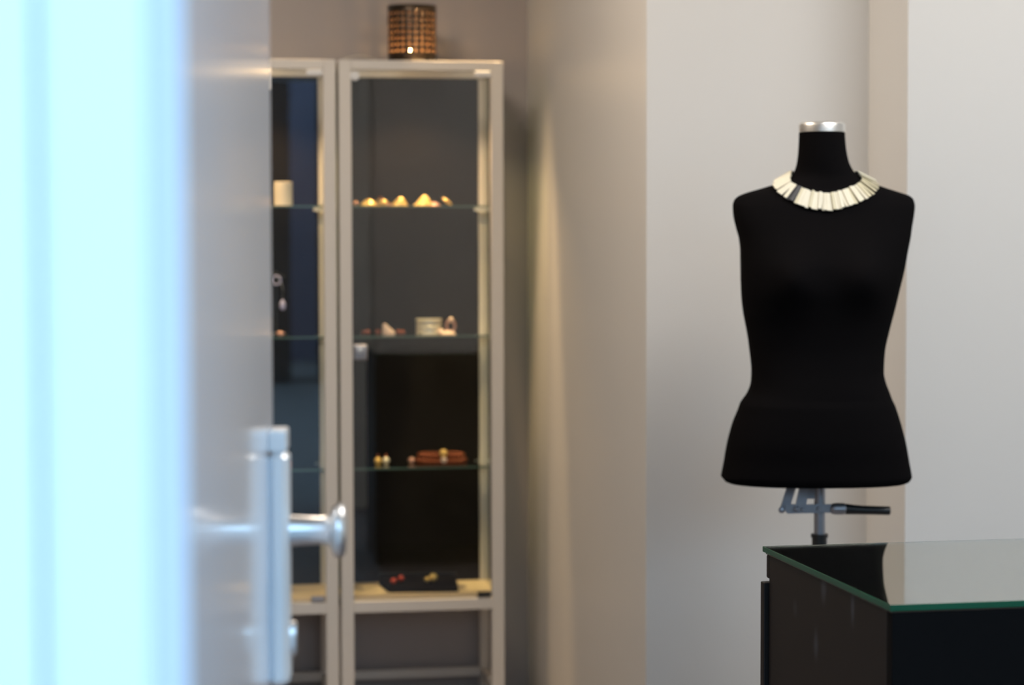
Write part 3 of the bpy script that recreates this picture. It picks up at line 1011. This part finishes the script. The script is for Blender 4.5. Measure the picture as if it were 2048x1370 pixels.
# ------------------------------------------------------------------ sales counter
CU0, CV0, CD, CL, CH = 0.904, 2.561, 0.519, 1.6, 0.857
CR = TH + math.radians(1.25)
cnt = thing('sales_counter', 'black brown sales counter under a green-edged glass top', 'counter', W(CU0, CV0), CR)
GT = 0.0085
top = CH - GT
def pale_patched(base, spots):
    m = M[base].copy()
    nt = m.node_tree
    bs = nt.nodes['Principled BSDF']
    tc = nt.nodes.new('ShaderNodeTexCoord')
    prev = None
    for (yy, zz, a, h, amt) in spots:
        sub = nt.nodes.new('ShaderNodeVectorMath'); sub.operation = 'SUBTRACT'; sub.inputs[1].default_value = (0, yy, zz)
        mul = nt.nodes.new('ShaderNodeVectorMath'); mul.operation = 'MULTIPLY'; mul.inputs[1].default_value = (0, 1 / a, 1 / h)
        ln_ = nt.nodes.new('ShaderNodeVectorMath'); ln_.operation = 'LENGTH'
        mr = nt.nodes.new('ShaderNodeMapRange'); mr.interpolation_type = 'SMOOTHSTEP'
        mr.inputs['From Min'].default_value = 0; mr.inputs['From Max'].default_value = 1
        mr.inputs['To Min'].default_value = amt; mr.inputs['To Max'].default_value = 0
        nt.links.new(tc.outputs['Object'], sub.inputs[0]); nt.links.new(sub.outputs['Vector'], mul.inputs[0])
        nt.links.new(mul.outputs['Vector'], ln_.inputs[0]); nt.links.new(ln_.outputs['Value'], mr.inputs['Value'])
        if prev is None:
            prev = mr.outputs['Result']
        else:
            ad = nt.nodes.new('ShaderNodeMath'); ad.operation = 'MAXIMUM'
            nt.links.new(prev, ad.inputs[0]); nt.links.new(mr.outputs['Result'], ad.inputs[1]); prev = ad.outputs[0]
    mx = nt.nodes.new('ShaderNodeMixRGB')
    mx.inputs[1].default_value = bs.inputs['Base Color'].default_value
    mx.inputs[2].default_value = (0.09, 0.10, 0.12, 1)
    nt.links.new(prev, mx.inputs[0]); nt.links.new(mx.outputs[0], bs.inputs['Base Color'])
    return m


# pale bluish elliptical patches in the end panel's colour
M['counter_patched'] = pale_patched('counter', [(0.265, 0.836, 0.017, 0.030, 0.55), (0.149, 0.827, 0.012, 0.034, 0.5), (0.296, 0.752, 0.014, 0.030, 0.55), (0.388, 0.788, 0.014, 0.018, 0.3)])
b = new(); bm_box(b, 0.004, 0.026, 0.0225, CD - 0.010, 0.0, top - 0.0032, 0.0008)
obj('side_panel', b, M['counter_patched'], cnt)
b = new(); bm_box(b, 0.004, CL, 0.004, 0.022, 0.0, top - 0.0032, 0.0008)
obj('front_panel', b, M['counter_front'], cnt)
b = new(); bm_box(b, CL - 0.022, CL + 0.0002, 0.0225, CD - 0.010, 0.0, top - 0.0032, 0.0008)
obj('side_panel', b, M['counter'], cnt)
b = new(); bm_box(b, 0.0035, CL + 0.0005, 0.0035, CD + 0.0065, top - 0.003, top, 0.0005)
obj('worktop', b, M['counter_top'], cnt)
# drawer fronts on the shopkeeper's side
zsplit = 0.810
b = new(); bm_box(b, 0.004, CL, CD - 0.0095, CD + 0.006, zsplit, top - 0.0032, 0.003)
d1 = obj('drawer_front', b, M['counter'], cnt)
b = new(); bm_box(b, -0.002, CL / 2 - 0.002, CD - 0.004, CD + 0.014, 0.08, zsplit - 0.006, 0.0015)
d2p = obj('cabinet_door', b, M['counter'], cnt)
b = new(); bm_box(b, CL / 2 + 0.002, CL, CD - 0.004, CD + 0.014, 0.08, zsplit - 0.006, 0.0015)
obj('cabinet_door', b, M['counter'], cnt)
gt = new()
bm_box(gt, -0.001, CL + 0.004, -0.002, CD + 0.008, top + 0.0003, CH, 0.0006, 1)
g = obj('glass_top', gt, [M['glass_top'], M['green_edge']], loc=W(CU0, CV0), rotz=CR)
for p in g.data.polygons:
    if abs(p.normal.z) < 0.9 and p.normal.y < 0.5:
        p.material_index = 1
tag(g, 'clear glass sheet with green polished edges lying on the black counter', 'glass top')

# visible fittings of the ceiling lamps
for (u_, v_, s_) in ((2.0, 2.9, 1.3), (0.0, 4.3, 0.7)):
    cl = thing('ceiling_lamp', 'square white ceiling lamp above the counter' if u_ > 1 else 'smaller square white ceiling lamp over the left of the shop', 'ceiling lamp', W(u_, v_, CEIL), TH)
    b = new()
    h = s_ / 2
    for x0, x1, y0, y1 in ((-h - 0.03, h + 0.03, -h - 0.03, -h), (-h - 0.03, h + 0.03, h, h + 0.03), (-h - 0.03, -h, -h, h), (h, h + 0.03, -h, h)):
        bm_box(b, x0, x1, y0, y1, -0.05, -0.0005, 0.003)
    obj('rim', b, M['jamb'], cl)
    b = new(); bm_box(b, -h, h, -h, h, -0.05, -0.045); obj('diffuser', b, M['lamp_glow'], cl)
